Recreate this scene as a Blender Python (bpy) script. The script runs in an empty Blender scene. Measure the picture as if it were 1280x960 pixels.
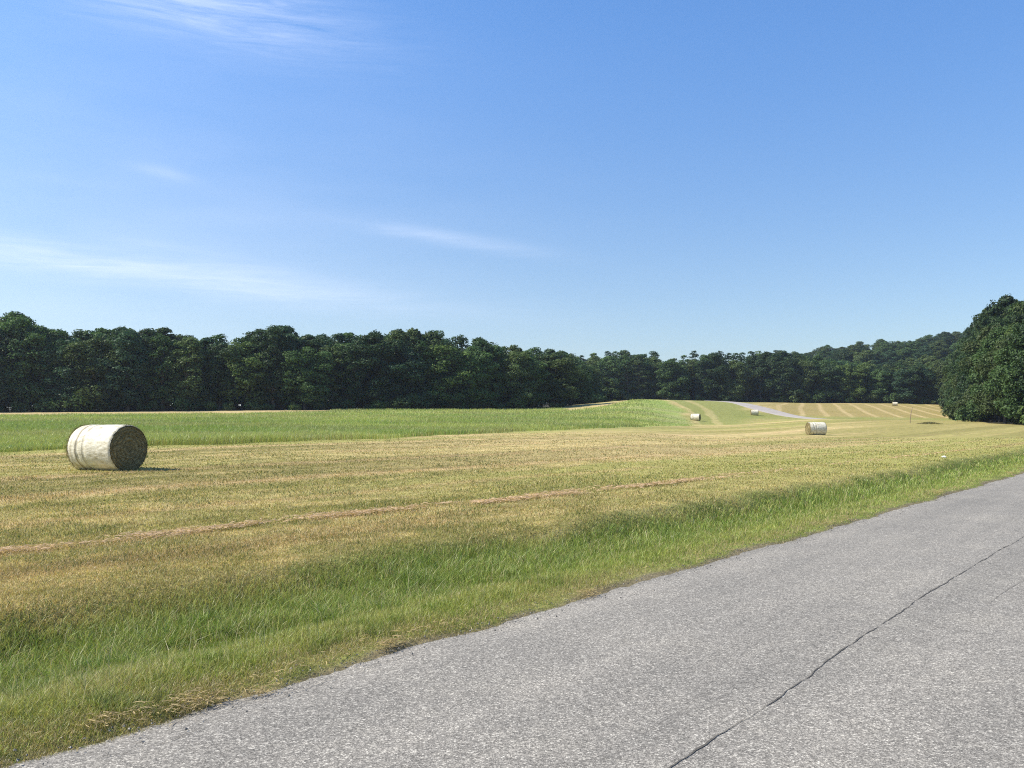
import bpy, bmesh, math, random
import numpy as np
R = math.radians
rng = np.random.default_rng(7)
random.seed(7)
sc = bpy.context.scene
COL = sc.collection
F = 1107.0          # focal length in photo pixels (1280 wide)
HZ = 520.0          # row of the horizon
CAMZ = 1.6

# ------------------------------------------------------------------ camera
cam = bpy.data.cameras.new('camera'); camo = bpy.data.objects.new('camera', cam); COL.objects.link(camo)
camo.location = (0, 0, CAMZ); camo.rotation_euler = (R(90), 0, 0)
cam.sensor_width = 36; cam.lens = 36 * F / 1280; cam.shift_y = 40 / 1280
cam.clip_start = 0.1; cam.clip_end = 20000
sc.camera = camo

# ------------------------------------------------------------------ light
SUN_EL = 44.0
SUN_DIR = np.array([-0.995, -0.05]); SUN_DIR /= np.linalg.norm(SUN_DIR)   # horizontal direction to the sun
sun = bpy.data.lights.new('sun', 'SUN'); suno = bpy.data.objects.new('sun', sun); COL.objects.link(suno)
sun.energy = 5.0; sun.angle = R(0.53); sun.color = (1.0, 0.93, 0.80)
az = math.atan2(SUN_DIR[0], SUN_DIR[1])            # clockwise from +Y
suno.rotation_euler = (R(90 - SUN_EL), 0, math.pi - az)
w = bpy.data.worlds.new('World'); sc.world = w; w.use_nodes = True
nt = w.node_tree; nt.nodes.clear()

class NB:
    """small node-building helper"""
    def __init__(s, tree): s.t = tree
    def n(s, typ, **kw):
        nd = s.t.nodes.new(typ)
        for k, v in kw.items(): setattr(nd, k, v)
        return nd
    def put(s, sock, v):
        if hasattr(v, 'is_linked') or isinstance(v, bpy.types.NodeSocket): s.t.links.new(v, sock)
        elif v is not None: sock.default_value = v
    def math(s, op, a, b=None, c=None, clamp=False):
        nd = s.n('ShaderNodeMath', operation=op, use_clamp=clamp)
        for i, v in enumerate((a, b, c)):
            if v is not None: s.put(nd.inputs[i], v)
        return nd.outputs[0]
    def mix(s, fac, a, b, blend='MIX'):
        nd = s.n('ShaderNodeMix', data_type='RGBA', blend_type=blend)
        s.put(nd.inputs[0], fac); s.put(nd.inputs[6], a); s.put(nd.inputs[7], b)
        return nd.outputs[2]
    def noise(s, vec, scale, detail=3, rough=0.55, dist=0.0):
        nd = s.n('ShaderNodeTexNoise'); s.put(nd.inputs['Vector'], vec)
        nd.inputs['Scale'].default_value = scale; nd.inputs['Detail'].default_value = detail
        nd.inputs['Roughness'].default_value = rough; nd.inputs['Distortion'].default_value = dist
        return nd.outputs['Fac']
    def ramp(s, fac, stops):
        nd = s.n('ShaderNodeValToRGB'); s.put(nd.inputs[0], fac)
        cr = nd.color_ramp
        while len(cr.elements) < len(stops): cr.elements.new(0.5)
        for e, (p, c) in zip(cr.elements, stops):
            e.position = p; e.color = (c, c, c, 1) if not hasattr(c, '__len__') else (*c, 1)
        return nd.outputs[0]
    def mapping(s, vec, scale=(1, 1, 1), rot=(0, 0, 0), loc=(0, 0, 0)):
        nd = s.n('ShaderNodeMapping'); s.put(nd.inputs[0], vec)
        nd.inputs['Scale'].default_value = scale; nd.inputs['Rotation'].default_value = rot; nd.inputs['Location'].default_value = loc
        return nd.outputs[0]

b = NB(nt)
sky = b.n('ShaderNodeTexSky', sky_type='NISHITA', sun_disc=False)
sky.sun_elevation = R(SUN_EL); sky.sun_rotation = az % (2 * math.pi)
sky.altitude = 200; sky.air_density = 1.0; sky.dust_density = 0.6; sky.ozone_density = 2.0
tc = b.n('ShaderNodeTexCoord'); sep = b.n('ShaderNodeSeparateXYZ'); nt.links.new(tc.outputs['Generated'], sep.inputs[0])
sx, sy, sz = sep.outputs
azi = b.math('ARCTAN2', sx, sy); ele = b.math('ARCSINE', sz)
hi = b.n('ShaderNodeMapRange', interpolation_type='SMOOTHSTEP'); b.put(hi.inputs[0], ele); hi.inputs[1].default_value = .05; hi.inputs[2].default_value = .50
tint = b.mix(hi.outputs[0], (.69, .735, .795, 1), (.60, .90, 1.20, 1))
skyc = b.mix(1.0, sky.outputs[0], tint, 'MULTIPLY')
cv = b.n('ShaderNodeCombineXYZ'); nt.links.new(azi, cv.inputs[0]); nt.links.new(ele, cv.inputs[1])
wisp = b.noise(b.mapping(cv.outputs[0], (3.0, 26.0, 1), (0, 0, R(7))), 2.2, 6, 0.62, 0.6)
soft = b.noise(b.mapping(cv.outputs[0], (2.0, 9.0, 1), (0, 0, R(7))), 2.0, 3, 0.5)
wisp2 = b.noise(b.mapping(cv.outputs[0], (3.0, 40.0, 1), (0, 0, R(6))), 2.6, 7, 0.7, 0.9)
def band(az0, el0, ra, re, rot, gain, nz, lo, hi):
    """elongated soft patch of cirrus round one direction of the sky"""
    da = b.math('SUBTRACT', azi, az0); de = b.math('SUBTRACT', ele, el0)
    c, s_ = math.cos(rot), math.sin(rot)
    u = b.math('ADD', b.math('MULTIPLY', da, c), b.math('MULTIPLY', de, s_))
    v = b.math('SUBTRACT', b.math('MULTIPLY', de, c), b.math('MULTIPLY', da, s_))
    u = b.math('DIVIDE', u, ra); v = b.math('DIVIDE', v, re)
    r2 = b.math('ADD', b.math('MULTIPLY', u, u), b.math('MULTIPLY', v, v))
    g = b.math('EXPONENT', b.math('MULTIPLY', r2, -1.0))
    mr = b.n('ShaderNodeMapRange'); b.put(mr.inputs[0], nz); mr.inputs[1].default_value = lo; mr.inputs[2].default_value = hi
    return b.math('MULTIPLY', b.math('MULTIPLY', g, mr.outputs[0]), gain)
def sd(px, row):
    u = (px - 640) / F; v = (HZ - row) / F
    return math.atan(u), math.atan(v * math.cos(math.atan(u)))
a1, e1 = sd(225, -6);   c1 = band(a1, e1, 0.17, 0.035, R(-6), 0.62, wisp2, 0.25, 0.85)
a2, e2 = sd(150, 335); c2 = band(a2, e2, 0.30, 0.016, R(-5), 0.45, wisp2, 0.15, 0.7)
a3, e3 = sd(560, 298); c3 = band(a3, e3, 0.095, 0.008, R(-8), 0.27, wisp, 0.2, 0.65)
a4, e4 = sd(208, 216); c4 = band(a4, e4, 0.028, 0.006, R(-8), 0.15, soft, 0.1, 0.6)
a5, e5 = sd(90, 300);  c5 = band(a5, e5, 0.42, 0.20, R(-8), 0.26, soft, 0.05, 0.9)
a6, e6 = sd(250, 320); c6 = band(a6, e6, 0.10, 0.010, R(-8), 0.16, wisp, 0.2, 0.65)
cl = c1
for c in (c2, c3, c4, c5, c6): cl = b.math('ADD', cl, c)
cl = b.math('MINIMUM', cl, 1.0)
skyc = b.mix(cl, skyc, (5.6, 6.1, 7.2, 1))
bg = b.n('ShaderNodeBackground'); nt.links.new(skyc, bg.inputs[0]); bg.inputs[1].default_value = 0.125
out = b.n('ShaderNodeOutputWorld'); nt.links.new(bg.outputs[0], out.inputs[0])

sc.view_settings.view_transform = 'Standard'; sc.view_settings.look = 'None'
sc.view_settings.exposure = 0.60; sc.view_settings.gamma = 1.0; sc.view_settings.use_curve_mapping = False
sc.cycles.use_denoising = False; sc.cycles.filter_width = 1.1; sc.cycles.max_bounces = 6; sc.cycles.diffuse_bounces = 3; sc.cycles.transparent_max_bounces = 8
sc.cycles.transmission_bounces = 3; sc.cycles.glossy_bounces = 2

# ------------------------------------------------------------------ numpy noise
_lat = rng.random((256, 256))
def vnoise(x, y):
    x = np.asarray(x, float); y = np.asarray(y, float)
    xi = np.floor(x).astype(int); yi = np.floor(y).astype(int); fx = x - xi; fy = y - yi
    fx = fx * fx * (3 - 2 * fx); fy = fy * fy * (3 - 2 * fy)
    g = lambda i, j: _lat[i & 255, j & 255]
    return (g(xi, yi) * (1 - fx) + g(xi + 1, yi) * fx) * (1 - fy) + (g(xi, yi + 1) * (1 - fx) + g(xi + 1, yi + 1) * fx) * fy
def fbm(x, y, o=4):
    a = 0.5; s = 0; t = 0
    for i in range(o):
        s = s + a * vnoise(x * 2 ** i + 17.3 * i, y * 2 ** i + 9.1 * i); t += a; a *= 0.5
    return s / t
def sst(a, b_, x):
    t = np.clip((x - a) / (b_ - a), 0, 1); return t * t * (3 - 2 * t)

# ------------------------------------------------------------------ terrain
# each column lists (depth, photo row of the ground there); heights follow from it
TAB = {
 -300: [(24, 590), (37, 567), (60, 545), (110, 527), (147, 521.6), (172, 517), (220, 516), (400, 516), (700, 512)],
    0: [(24, 588), (37, 567), (60, 545), (110, 527), (147, 519.6), (172, 515), (220, 514), (400, 514), (700, 510)],
  300: [(24, 588), (46, 555), (70, 541), (110, 527), (156, 517.3), (180, 512.4), (220, 512), (400, 512), (700, 508)],
  500: [(24, 590), (58, 548), (90, 533), (140, 520), (180, 512.5), (195, 511), (240, 512), (400, 512), (700, 508)],
  640: [(24, 592), (75, 541), (110, 529), (150, 520), (195, 513), (212, 511.5), (260, 512), (400, 512), (700, 506)],
  720: [(24, 592), (85, 538), (120, 527), (160, 518), (200, 511), (228, 506), (280, 507), (400, 508), (700, 502)],
  800: [(24, 592), (95, 536), (130, 525), (170, 513), (205, 503), (232, 498), (270, 501), (330, 504), (700, 498)],
  880: [(24, 592), (84, 544), (130, 533), (160, 528.5), (195, 516), (225, 504), (245, 500.5), (280, 501.5), (330, 504), (700, 494)],
  950: [(24, 592), (84, 544), (130, 532), (165, 527), (198, 521), (212, 514.5), (228, 508.5), (245, 503.5), (280, 504), (330, 503), (500, 498), (700, 478)],
 1020: [(24, 592), (84, 544), (130, 530.5), (165, 524), (176, 523.2), (190, 526), (205, 520), (240, 513), (315, 504.5), (340, 504), (400, 490), (500, 470), (620, 457), (800, 455)],
 1130: [(24, 592), (84, 545), (130, 530), (160, 525), (174, 524), (188, 527), (200, 523), (240, 515), (315, 506), (340, 503), (400, 480), (500, 458), (620, 445), (800, 445)],
 1200: [(24, 592), (84, 545), (120, 532), (150, 527), (172, 525), (188, 528), (200, 524), (240, 517), (315, 509), (340, 504), (400, 480), (500, 450), (620, 438), (800, 436)],
 1280: [(24, 591), (84, 544), (120, 533), (150, 529), (190, 526), (240, 518), (315, 510), (400, 480), (500, 450), (620, 434), (800, 430)],
 1600: [(24, 591), (84, 542), (120, 533), (150, 529), (190, 526), (240, 518), (315, 510), (400, 480), (500, 450), (620, 434), (800, 430)],
}
NP_, NL = 260, 300
gpx = np.linspace(-400, 1700, NP_); gl = np.linspace(math.log(8), math.log(4000), NL); gD = np.exp(gl)
cols = sorted(TAB); G0 = []
for c in cols:
    d = np.array([8, 15] + [p[0] for p in TAB[c]] + [4000.]); 
    z = np.array([0.02, 0.05] + [CAMZ + p[0] * (HZ - p[1]) / F for p in TAB[c]] + [0.]); z[-1] = z[-2] + 10
    G0.append(np.interp(gl, np.log(d), z))
G0 = np.array(G0); G = np.array([np.interp(gpx, cols, G0[:, j]) for j in range(NL)]).T
def blur(A, n, axis):
    k = np.hanning(2 * n + 3)[1:-1]; k /= k.sum()
    A = np.concatenate([np.repeat(A.take([0], axis), n, axis), A, np.repeat(A.take([-1], axis), n, axis)], axis)
    return np.apply_along_axis(lambda v: np.convolve(v, k, 'valid'), axis, A)
G = blur(blur(G, 5, 0), 2, 1)
RA = R(38.8); rdx, rdy = math.sin(RA), math.cos(RA); rnx, rny = -rdy, rdx     # road direction / left normal
RT_L, RT_R, RT_C = 4.5, -0.75, 1.98
def st(x, y): return x * rdx + y * rdy, x * rnx + y * rny
def xy(s, t): return s * rdx + t * rnx, s * rdy + t * rny
def edge_t(s): return RT_L + (fbm(s * 1.3 + 40, s * 0 + 3.3, 5) - 0.5) * 0.42
def terrain(x, y):
    x = np.asarray(x, float); y = np.asarray(y, float)
    D = np.maximum(y, 8.0); px = np.clip(640 + F * x / D, -399, 1699)
    fi = (px - gpx[0]) / (gpx[1] - gpx[0]); fj = np.clip((np.log(D) - gl[0]) / (gl[1] - gl[0]), 0, NL - 1.001)
    i = np.clip(fi.astype(int), 0, NP_ - 2); j = fj.astype(int); u = fi - i; v = fj - j
    z = (G[i, j] * (1 - u) + G[i + 1, j] * u) * (1 - v) + (G[i, j + 1] * (1 - u) + G[i + 1, j + 1] * u) * v
    z = z * sst(8, 22, y)
    s, t = st(x, y)
    near = 1 - sst(120, 200, np.abs(s))
    r = sst(RT_R - 0.4, RT_R + 0.0, t) * (1 - sst(RT_L - 0.3, RT_L + 0.1, t))
    z = z * (1 - near * (1 - sst(5.5, 12, np.abs(t - 1.9))))
    z = z + (fbm(x * 0.35, y * 0.35, 3) - 0.5) * 0.10 * sst(5.0, 7.0, t) * (1 - 0.5 * sst(60, 120, y))
    dt = sst(4.9, 6.3, t) * (1 - sst(6.8, 7.6, t))
    z = z - near * dt * (0.235 + 0.10 * (vnoise(s * 0.25, t * 0) - 0.5)) + near * 0.06 * sst(6.9, 7.8, t) * (1 - sst(9, 14, t))
    return z - near * 0.05 * r

# ------------------------------------------------------------------ ground colours by place (albedo)
def lerp(a, c, m): return a * (1 - m[:, None]) + c * m[:, None]
C = lambda *v: np.array(v, float)[None, :]
GLOW = ([-400, 0, 300, 500, 640, 760, 830, 870, 1000, 1700], [33, 37.5, 46.5, 58, 75, 92, 108, 125, 126, 126])
GHI = ([-400, 0, 300, 410, 450, 690, 712, 760, 790, 800, 1700], [147, 147, 157, 172, 240, 240, 184, 203, 230, 400, 400])
def zones(x, y):
    px = 640 + F * x / np.maximum(y, 1.0); s, t = st(x, y)
    wob = (fbm(x * 0.08, y * 0.08, 3) - 0.5)
    lo = np.interp(px, *GLOW) * (1 + 0.05 * (fbm(x * .25, y * .25 + 8, 3) - .5)); hi = np.interp(px, *GHI)
    right = np.interp(y, [100, 125, 150, 200, 232, 300], [868, 868, 862, 850, 828, 812]) + wob * 16
    tall = sst(lo - 0.5, lo + 0.5, y) * (1 - sst(hi - 2, hi + 2, y + wob * 6)) * (1 - sst(right - 9, right + 7, px)) * (y > 20)
    return px, s, t, wob, tall
def ground_col(x, y):
    px, s, t, wob, tall = zones(x, y)
    n1 = fbm(s * 0.035 + 5, t * 0.55, 4); n2 = fbm(x * 0.6, y * 0.6, 4); n3 = fbm(s * 0.08, t * 0.16 + 30, 3)
    n4 = fbm(s * 0.02 + 50, t * 0.22 + 9, 3); n5 = fbm(s * .9 + 70, t * 2.2, 4); n6 = fbm(s * 2.1, t * 4.0 + 33, 3)
    c = lerp(np.tile(C(.270, .232, .074), (len(x), 1)), C(.47, .37, .165), sst(.36, .64, .65 * n1 + .35 * n6) * .8)
    c = lerp(c, C(.185, .180, .050), sst(.42, .60, n5) * .5)
    far = sst(14, 52, y + (px - 640) * .035); str_ = fbm(s * .010 + 3, t * .34 + 7, 4)
    c = lerp(c, C(.50, .385, .175), far * .8 * sst(.36, .56, str_ * .6 + n4 * .4))
    c = lerp(c, C(.29, .28, .080), sst(12, 30, y) * .75 * sst(.46, .60, fbm(s * .012 + 90, t * .30, 4)))
    c = lerp(c, C(.42, .30, .17), .6 * np.exp(-((t - np.interp(s, [-6, 2, 8, 14, 22, 46], [10.9, 10.8, 10.5, 10.1, 9.6, 9.2])) / .35) ** 2) * sst(.35, .6, n2) * (1 - sst(10, 26, s)))
    c = lerp(c, C(.31, .20, .10), .5 * np.exp(-((t - 9.0) / .5) ** 2) * sst(.45, .65, n1))
    for tr, tw, am in ((13.6, .35, .35), (17.5, .6, .5), (22.5, .7, .45), (28.5, .9, .4), (36, 1.1, .4), (45, 1.4, .35)):   # faint raked rows
        c = lerp(c, C(.50, .335, .18), am * np.exp(-((t - tr - .9 * (vnoise(s * .06, s * 0 + tr) - .5)) / tw) ** 2) * sst(.32, .55, fbm(s * .15, t * .6 + tr, 3)))
    c = lerp(c, C(.285, .245, .085), .8 * sst(1010, 1120, px) * sst(60, 95, y) * (1 - sst(150, 190, y)))
    c = c * (1 - .17 * sst(.50, .64, fbm(s * .008 + 21, t * .26 + 4, 4)) * sst(9, 16, t))[:, None]
    # verge along the road
    vg = 1 - sst(6.9, 7.7, t + (n2 - .5) * 1.1)
    vc = lerp(np.tile(C(.165, .195, .042), (len(x), 1)), C(.235, .215, .075), sst(.42, .65, n2) * .7 * (1 - sst(5.4, 6.1, t)))
    vc = lerp(vc, C(.125, .160, .034), sst(5.6, 6.3, t + (n2 - .5) * 1.3) * .8)
    c = lerp(c, vc, vg)
    c = lerp(c, C(.17, .14, .08), 1 - sst(-.06, .06, t - edge_t(s)))
    # unmown green strip and the knoll
    gc = lerp(np.tile(C(.240, .300, .075), (len(x), 1)), C(.340, .370, .110), sst(.35, .65, fbm(x * .05, y * .09, 4)))
    gc = lerp(gc, C(.32, .32, .13), sst(.50, .66, fbm(x * .03 + 60, y * .12, 3)) * .6)
    c = lerp(c, gc, tall)
    # tan headland next to the wood, mown knoll flank
    hi = np.interp(px, *GHI)
    head = sst(hi - 2, hi + 2, y) * (px < 800) * (y > 100)
    c = lerp(c, C(.44, .34, .17), head * np.where(px > 600, .45, .9))
    right = np.interp(y, [100, 125, 150, 200, 232, 300], [872, 872, 868, 856, 832, 815])
    fl = sst(0, 6, px - right) * (1 - sst(915, 950, px)) * sst(132, 145, y)
    fc = lerp(np.tile(C(.21, .225, .062), (len(x), 1)), C(.42, .34, .15), (sst(.1, .8, np.cos((px - right) / 15.0 * math.pi) + (wob) * 2)) * .6 * (1 - sst(20, 60, px - right)) + 0.12)
    c = lerp(c, fc, fl)
    c = lerp(c, C(.20, .22, .06), sst(905, 930, px) * sst(150, 190, y) * (1 - sst(205, 215, y)) * .7)
    # raked field beyond the lane
    cc = x * .95 - y * .31 + 2.0 * (fbm(x * .02, y * .02, 2) - .5) 
    k = np.cos(cc / 5.4 * 2 * math.pi)
    st_f = sst(935, 985, px) * sst(198, 210, y) * (1 - sst(312, 330, y))
    sc_ = lerp(np.tile(C(.28, .225, .080), (len(x), 1)), C(.43, .33, .155), sst(.55, .98, k + (n2 - .5) * .5))
    sc_ = lerp(sc_, C(.34, .26, .11), sst(1.0, .2, k) * .0 + .35 * sst(.4, .6, fbm(x * .06, y * .06, 3)))
    c = lerp(c, sc_, st_f)
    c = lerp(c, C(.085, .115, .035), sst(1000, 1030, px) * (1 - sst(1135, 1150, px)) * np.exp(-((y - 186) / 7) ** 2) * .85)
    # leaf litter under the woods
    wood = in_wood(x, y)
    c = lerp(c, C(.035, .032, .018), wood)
    return c
EDGE_L = [(-420, 158), (-100, 168), (0, 172), (150, 176), (350, 181), (500, 193), (600, 205), (700, 216), (716, 232), (726, 290), (735, 335),
          (850, 338), (1000, 335), (1100, 333), (1196, 325), (1203, 250), (1208, 200), (1222, 160), (1236, 139), (1290, 128), (1400, 118), (1560, 108)]
_ex = np.array([(p - 640) / F * d for p, d in EDGE_L]); _ey = np.array([d for p, d in EDGE_L])
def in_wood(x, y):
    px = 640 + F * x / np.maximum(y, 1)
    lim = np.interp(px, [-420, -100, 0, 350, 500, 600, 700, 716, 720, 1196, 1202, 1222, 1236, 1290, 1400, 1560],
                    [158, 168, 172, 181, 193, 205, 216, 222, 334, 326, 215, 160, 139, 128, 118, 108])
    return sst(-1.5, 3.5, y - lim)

# ------------------------------------------------------------------ mesh helpers
def np_mesh(name, V, faces_list, col=None, smooth=False):
    """faces_list: list of (n,k) int arrays"""
    me = bpy.data.meshes.new(name); V = np.asarray(V, np.float32)
    me.vertices.add(len(V)); me.vertices.foreach_set('co', V.ravel())
    nl = sum(f.size for f in faces_list); nf = sum(len(f) for f in faces_list)
    me.loops.add(nl); me.polygons.add(nf)
    me.loops.foreach_set('vertex_index', np.concatenate([f.ravel() for f in faces_list]).astype(np.int32))
    tot = np.concatenate([np.full(len(f), f.shape[1], np.int32) for f in faces_list])
    me.polygons.foreach_set('loop_start', np.concatenate([[0], np.cumsum(tot)[:-1]]).astype(np.int32))
    me.polygons.foreach_set('use_smooth', np.full(nf, smooth))
    if col is not None:
        a = me.attributes.new('Col', 'FLOAT_COLOR', 'POINT')
        a.data.foreach_set('color', np.concatenate([col, np.ones((len(V), 1))], 1).astype(np.float32).ravel())
    me.update(calc_edges=True); me.validate()
    return me
def obj(name, me, mat=None, parent=None, loc=None):
    o = bpy.data.objects.new(name, me); COL.objects.link(o)
    if mat: me.materials.append(mat)
    if parent: o.parent = parent
    if loc is not None: o.location = loc
    return o
def tag(o, label=None, cat=None, group=None, kind=None):
    if label: o['label'] = label
    if cat: o['category'] = cat
    if group: o['group'] = group
    if kind: o['kind'] = kind
    return o
def empty(name, loc, rz=0):
    o = bpy.data.objects.new(name, None); COL.objects.link(o); o.location = loc; o.rotation_euler = (0, 0, rz); o.empty_display_size = .3
    return o
def mat_new(name):
    m = bpy.data.materials.new(name); m.use_nodes = True; m.node_tree.nodes.clear(); return m, NB(m.node_tree)
def finish(m, bb, shader):
    o = bb.n('ShaderNodeOutputMaterial'); bb.t.links.new(shader, o.inputs[0]); return m
def principled(bb, col, rough=0.9, spec=0.2, normal=None):
    p = bb.n('ShaderNodeBsdfPrincipled'); bb.put(p.inputs['Base Color'], col); bb.put(p.inputs['Roughness'], rough)
    p.inputs['Specular IOR Level'].default_value = spec
    if normal is not None: bb.t.links.new(normal, p.inputs['Normal'])
    return p.outputs[0]
def bump(bb, h, strength, dist):
    n = bb.n('ShaderNodeBump'); n.inputs['Strength'].default_value = strength; n.inputs['Distance'].default_value = dist
    bb.t.links.new(h, n.inputs['Height']); return n.outputs[0]

# ------------------------------------------------------------------ materials
def m_ground():
    m, q = mat_new('ground'); a = q.n('ShaderNodeAttribute', attribute_name='Col'); t = q.n('ShaderNodeTexCoord').outputs['Object']
    n1 = q.noise(t, 22, 5, 0.7); n2 = q.noise(q.mapping(t, (1, 1, 1)), 1.7, 5, 0.6); n3 = q.noise(t, 70, 3, 0.6)
    f = q.math('ADD', q.math('MULTIPLY', n1, 0.9), q.math('ADD', q.math('MULTIPLY', n2, 0.7), q.math('MULTIPLY', n3, 0.5)))
    f = q.ramp(q.math('MULTIPLY', f, 0.5), [(0.30, 0.38), (0.50, 0.92), (0.66, 1.75)])
    c = q.mix(1.0, a.outputs['Color'], f, 'MULTIPLY')
    return finish(m, q, principled(q, c, 0.95, 0.1, bump(q, n1, 0.7, 0.04)))
def m_blade():
    m, q = mat_new('grass_blade'); a = q.n('ShaderNodeAttribute', attribute_name='Col')
    d = q.n('ShaderNodeBsdfDiffuse'); q.t.links.new(a.outputs['Color'], d.inputs[0])
    tr = q.n('ShaderNodeBsdfTranslucent'); q.t.links.new(q.mix(1.0, a.outputs['Color'], (1.05, 1.1, .7, 1), 'MULTIPLY'), tr.inputs[0])
    mx = q.n('ShaderNodeMixShader'); mx.inputs[0].default_value = .34
    q.t.links.new(d.outputs[0], mx.inputs[1]); q.t.links.new(tr.outputs[0], mx.inputs[2])
    gl = q.n('ShaderNodeBsdfGlossy'); gl.inputs['Roughness'].default_value = .45; gl.inputs[0].default_value = (.8, .8, .8, 1)
    m2 = q.n('ShaderNodeMixShader'); m2.inputs[0].default_value = .035
    q.t.links.new(mx.outputs[0], m2.inputs[1]); q.t.links.new(gl.outputs[0], m2.inputs[2])
    return finish(m, q, m2.outputs[0])
def m_leaf(name='leaves'):
    m, q = mat_new(name); oi = q.n('ShaderNodeObjectInfo'); t = q.n('ShaderNodeTexCoord').outputs['Object']
    n = q.noise(t, .55, 2, .5); n2 = q.noise(t, 3.0, 2, .6)
    f = q.math('ADD', q.math('MULTIPLY', n, .8), q.math('MULTIPLY', n2, .6))
    c = q.mix(1.0, oi.outputs['Color'], q.ramp(f, [(.45, .62), (.95, 1.6)]), 'MULTIPLY')
    d = q.n('ShaderNodeBsdfDiffuse'); q.t.links.new(c, d.inputs[0])
    tr = q.n('ShaderNodeBsdfTranslucent'); q.t.links.new(q.mix(1.0, c, (1.0, 1.18, .75, 1), 'MULTIPLY'), tr.inputs[0])
    mx = q.n('ShaderNodeMixShader'); mx.inputs[0].default_value = .25
    q.t.links.new(d.outputs[0], mx.inputs[1]); q.t.links.new(tr.outputs[0], mx.inputs[2])
    gl = q.n('ShaderNodeBsdfGlossy'); gl.inputs['Roughness'].default_value = .5
    m2 = q.n('ShaderNodeMixShader'); m2.inputs[0].default_value = .012
    q.t.links.new(mx.outputs[0], m2.inputs[1]); q.t.links.new(gl.outputs[0], m2.inputs[2])
    return finish(m, q, m2.outputs[0])
def m_simple(name, c1, c2, scale=6, rough=.9, stretch=(1, 1, 1), bm=.3, bd=.02):
    m, q = mat_new(name); t = q.n('ShaderNodeTexCoord').outputs['Object']
    n = q.noise(q.mapping(t, stretch), scale, 5, .65)
    c = q.ramp(n, [(.3, c1), (.7, c2)])
    return finish(m, q, principled(q, c, rough, .2, bump(q, n, bm, bd)))
def m_road(name='asphalt', far=False):
    m, q = mat_new(name); t = q.n('ShaderNodeTexCoord').outputs['Object']
    vo = q.n('ShaderNodeTexVoronoi'); q.put(vo.inputs['Vector'], t); vo.inputs['Scale'].default_value = 105
    sepc = q.n('ShaderNodeSeparateColor'); q.t.links.new(vo.outputs['Color'], sepc.inputs[0])
    vo2 = q.n('ShaderNodeTexVoronoi'); q.put(vo2.inputs['Vector'], t); vo2.inputs['Scale'].default_value = 230
    sep2 = q.n('ShaderNodeSeparateColor'); q.t.links.new(vo2.outputs['Color'], sep2.inputs[0])
    stone = q.ramp(sepc.outputs[0], [(0, (.060, .057, .055)), (.30, (.135, .128, .122)), (.62, (.25, .235, .22)), (.84, (.46, .435, .40)), (1, (.85, .82, .76))])
    fines = q.ramp(sep2.outputs[1], [(0, (.09, .086, .082)), (.6, (.24, .23, .215)), (1, (.50, .47, .44))])
    gap = q.ramp(vo.outputs['Distance'], [(.30, 0.0), (.62, 1.0)])
    c = q.mix(q.math('MULTIPLY', gap, .45), stone, (.055, .055, .058, 1))
    c = q.mix(.54, c, fines)
    n = q.noise(t, .9, 4, .6); n2 = q.noise(q.mapping(t, (.35, .35, .35)), 1.0, 3, .55); n3 = q.noise(t, 9, 4, .6)
    f = q.math('ADD', q.math('MULTIPLY', n, .45), q.math('ADD', q.math('MULTIPLY', n2, .3), q.math('MULTIPLY', n3, .3)))
    c = q.mix(1.0, c, q.ramp(f, [(.34, (.90, .89, .85)), (.52, (1.05, 1.03, .975)), (.70, (1.24, 1.21, 1.12))]), 'MULTIPLY')
    lane_ = q.noise(q.mapping(q.mapping(t, (1, 1, 1), (0, 0, RA)), (1.5, .07, 1)), 1.0, 4, .6)      # long worn bands along the road
    c = q.mix(1.0, c, q.ramp(lane_, [(.30, (.86, .85, .82)), (.70, (1.16, 1.135, 1.08))]), 'MULTIPLY')
    grit = q.noise(t, 38, 2, .6); c = q.mix(1.0, c, q.ramp(grit, [(.36, .84), (.62, 1.12)]), 'MULTIPLY')
    return finish(m, q, principled(q, c, .9, .12, bump(q, sepc.outputs[0], .35, .006)))
M_G, M_B, M_L, M_R = m_ground(), m_blade(), m_leaf(), m_road()
M_FARROAD = m_simple('lane_surface', (.34, .30, .26), (.43, .385, .335), .6)
M_CRACK = m_simple('crack_shade', (.055, .050, .043), (.160, .145, .120), 30)  # dark colour stands for the shadow inside the open cracks
M_BARK = m_simple('bark', (.07, .055, .04), (.16, .13, .10), 5, stretch=(3, 3, .6), bm=.6)
M_POST = m_simple('weathered_wood', (.20, .14, .09), (.32, .24, .16), 9, stretch=(4, 4, .5))
M_LITTER = m_simple('white_plastic', (.70, .68, .58), (.80, .78, .68), 9, rough=.45)

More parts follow.
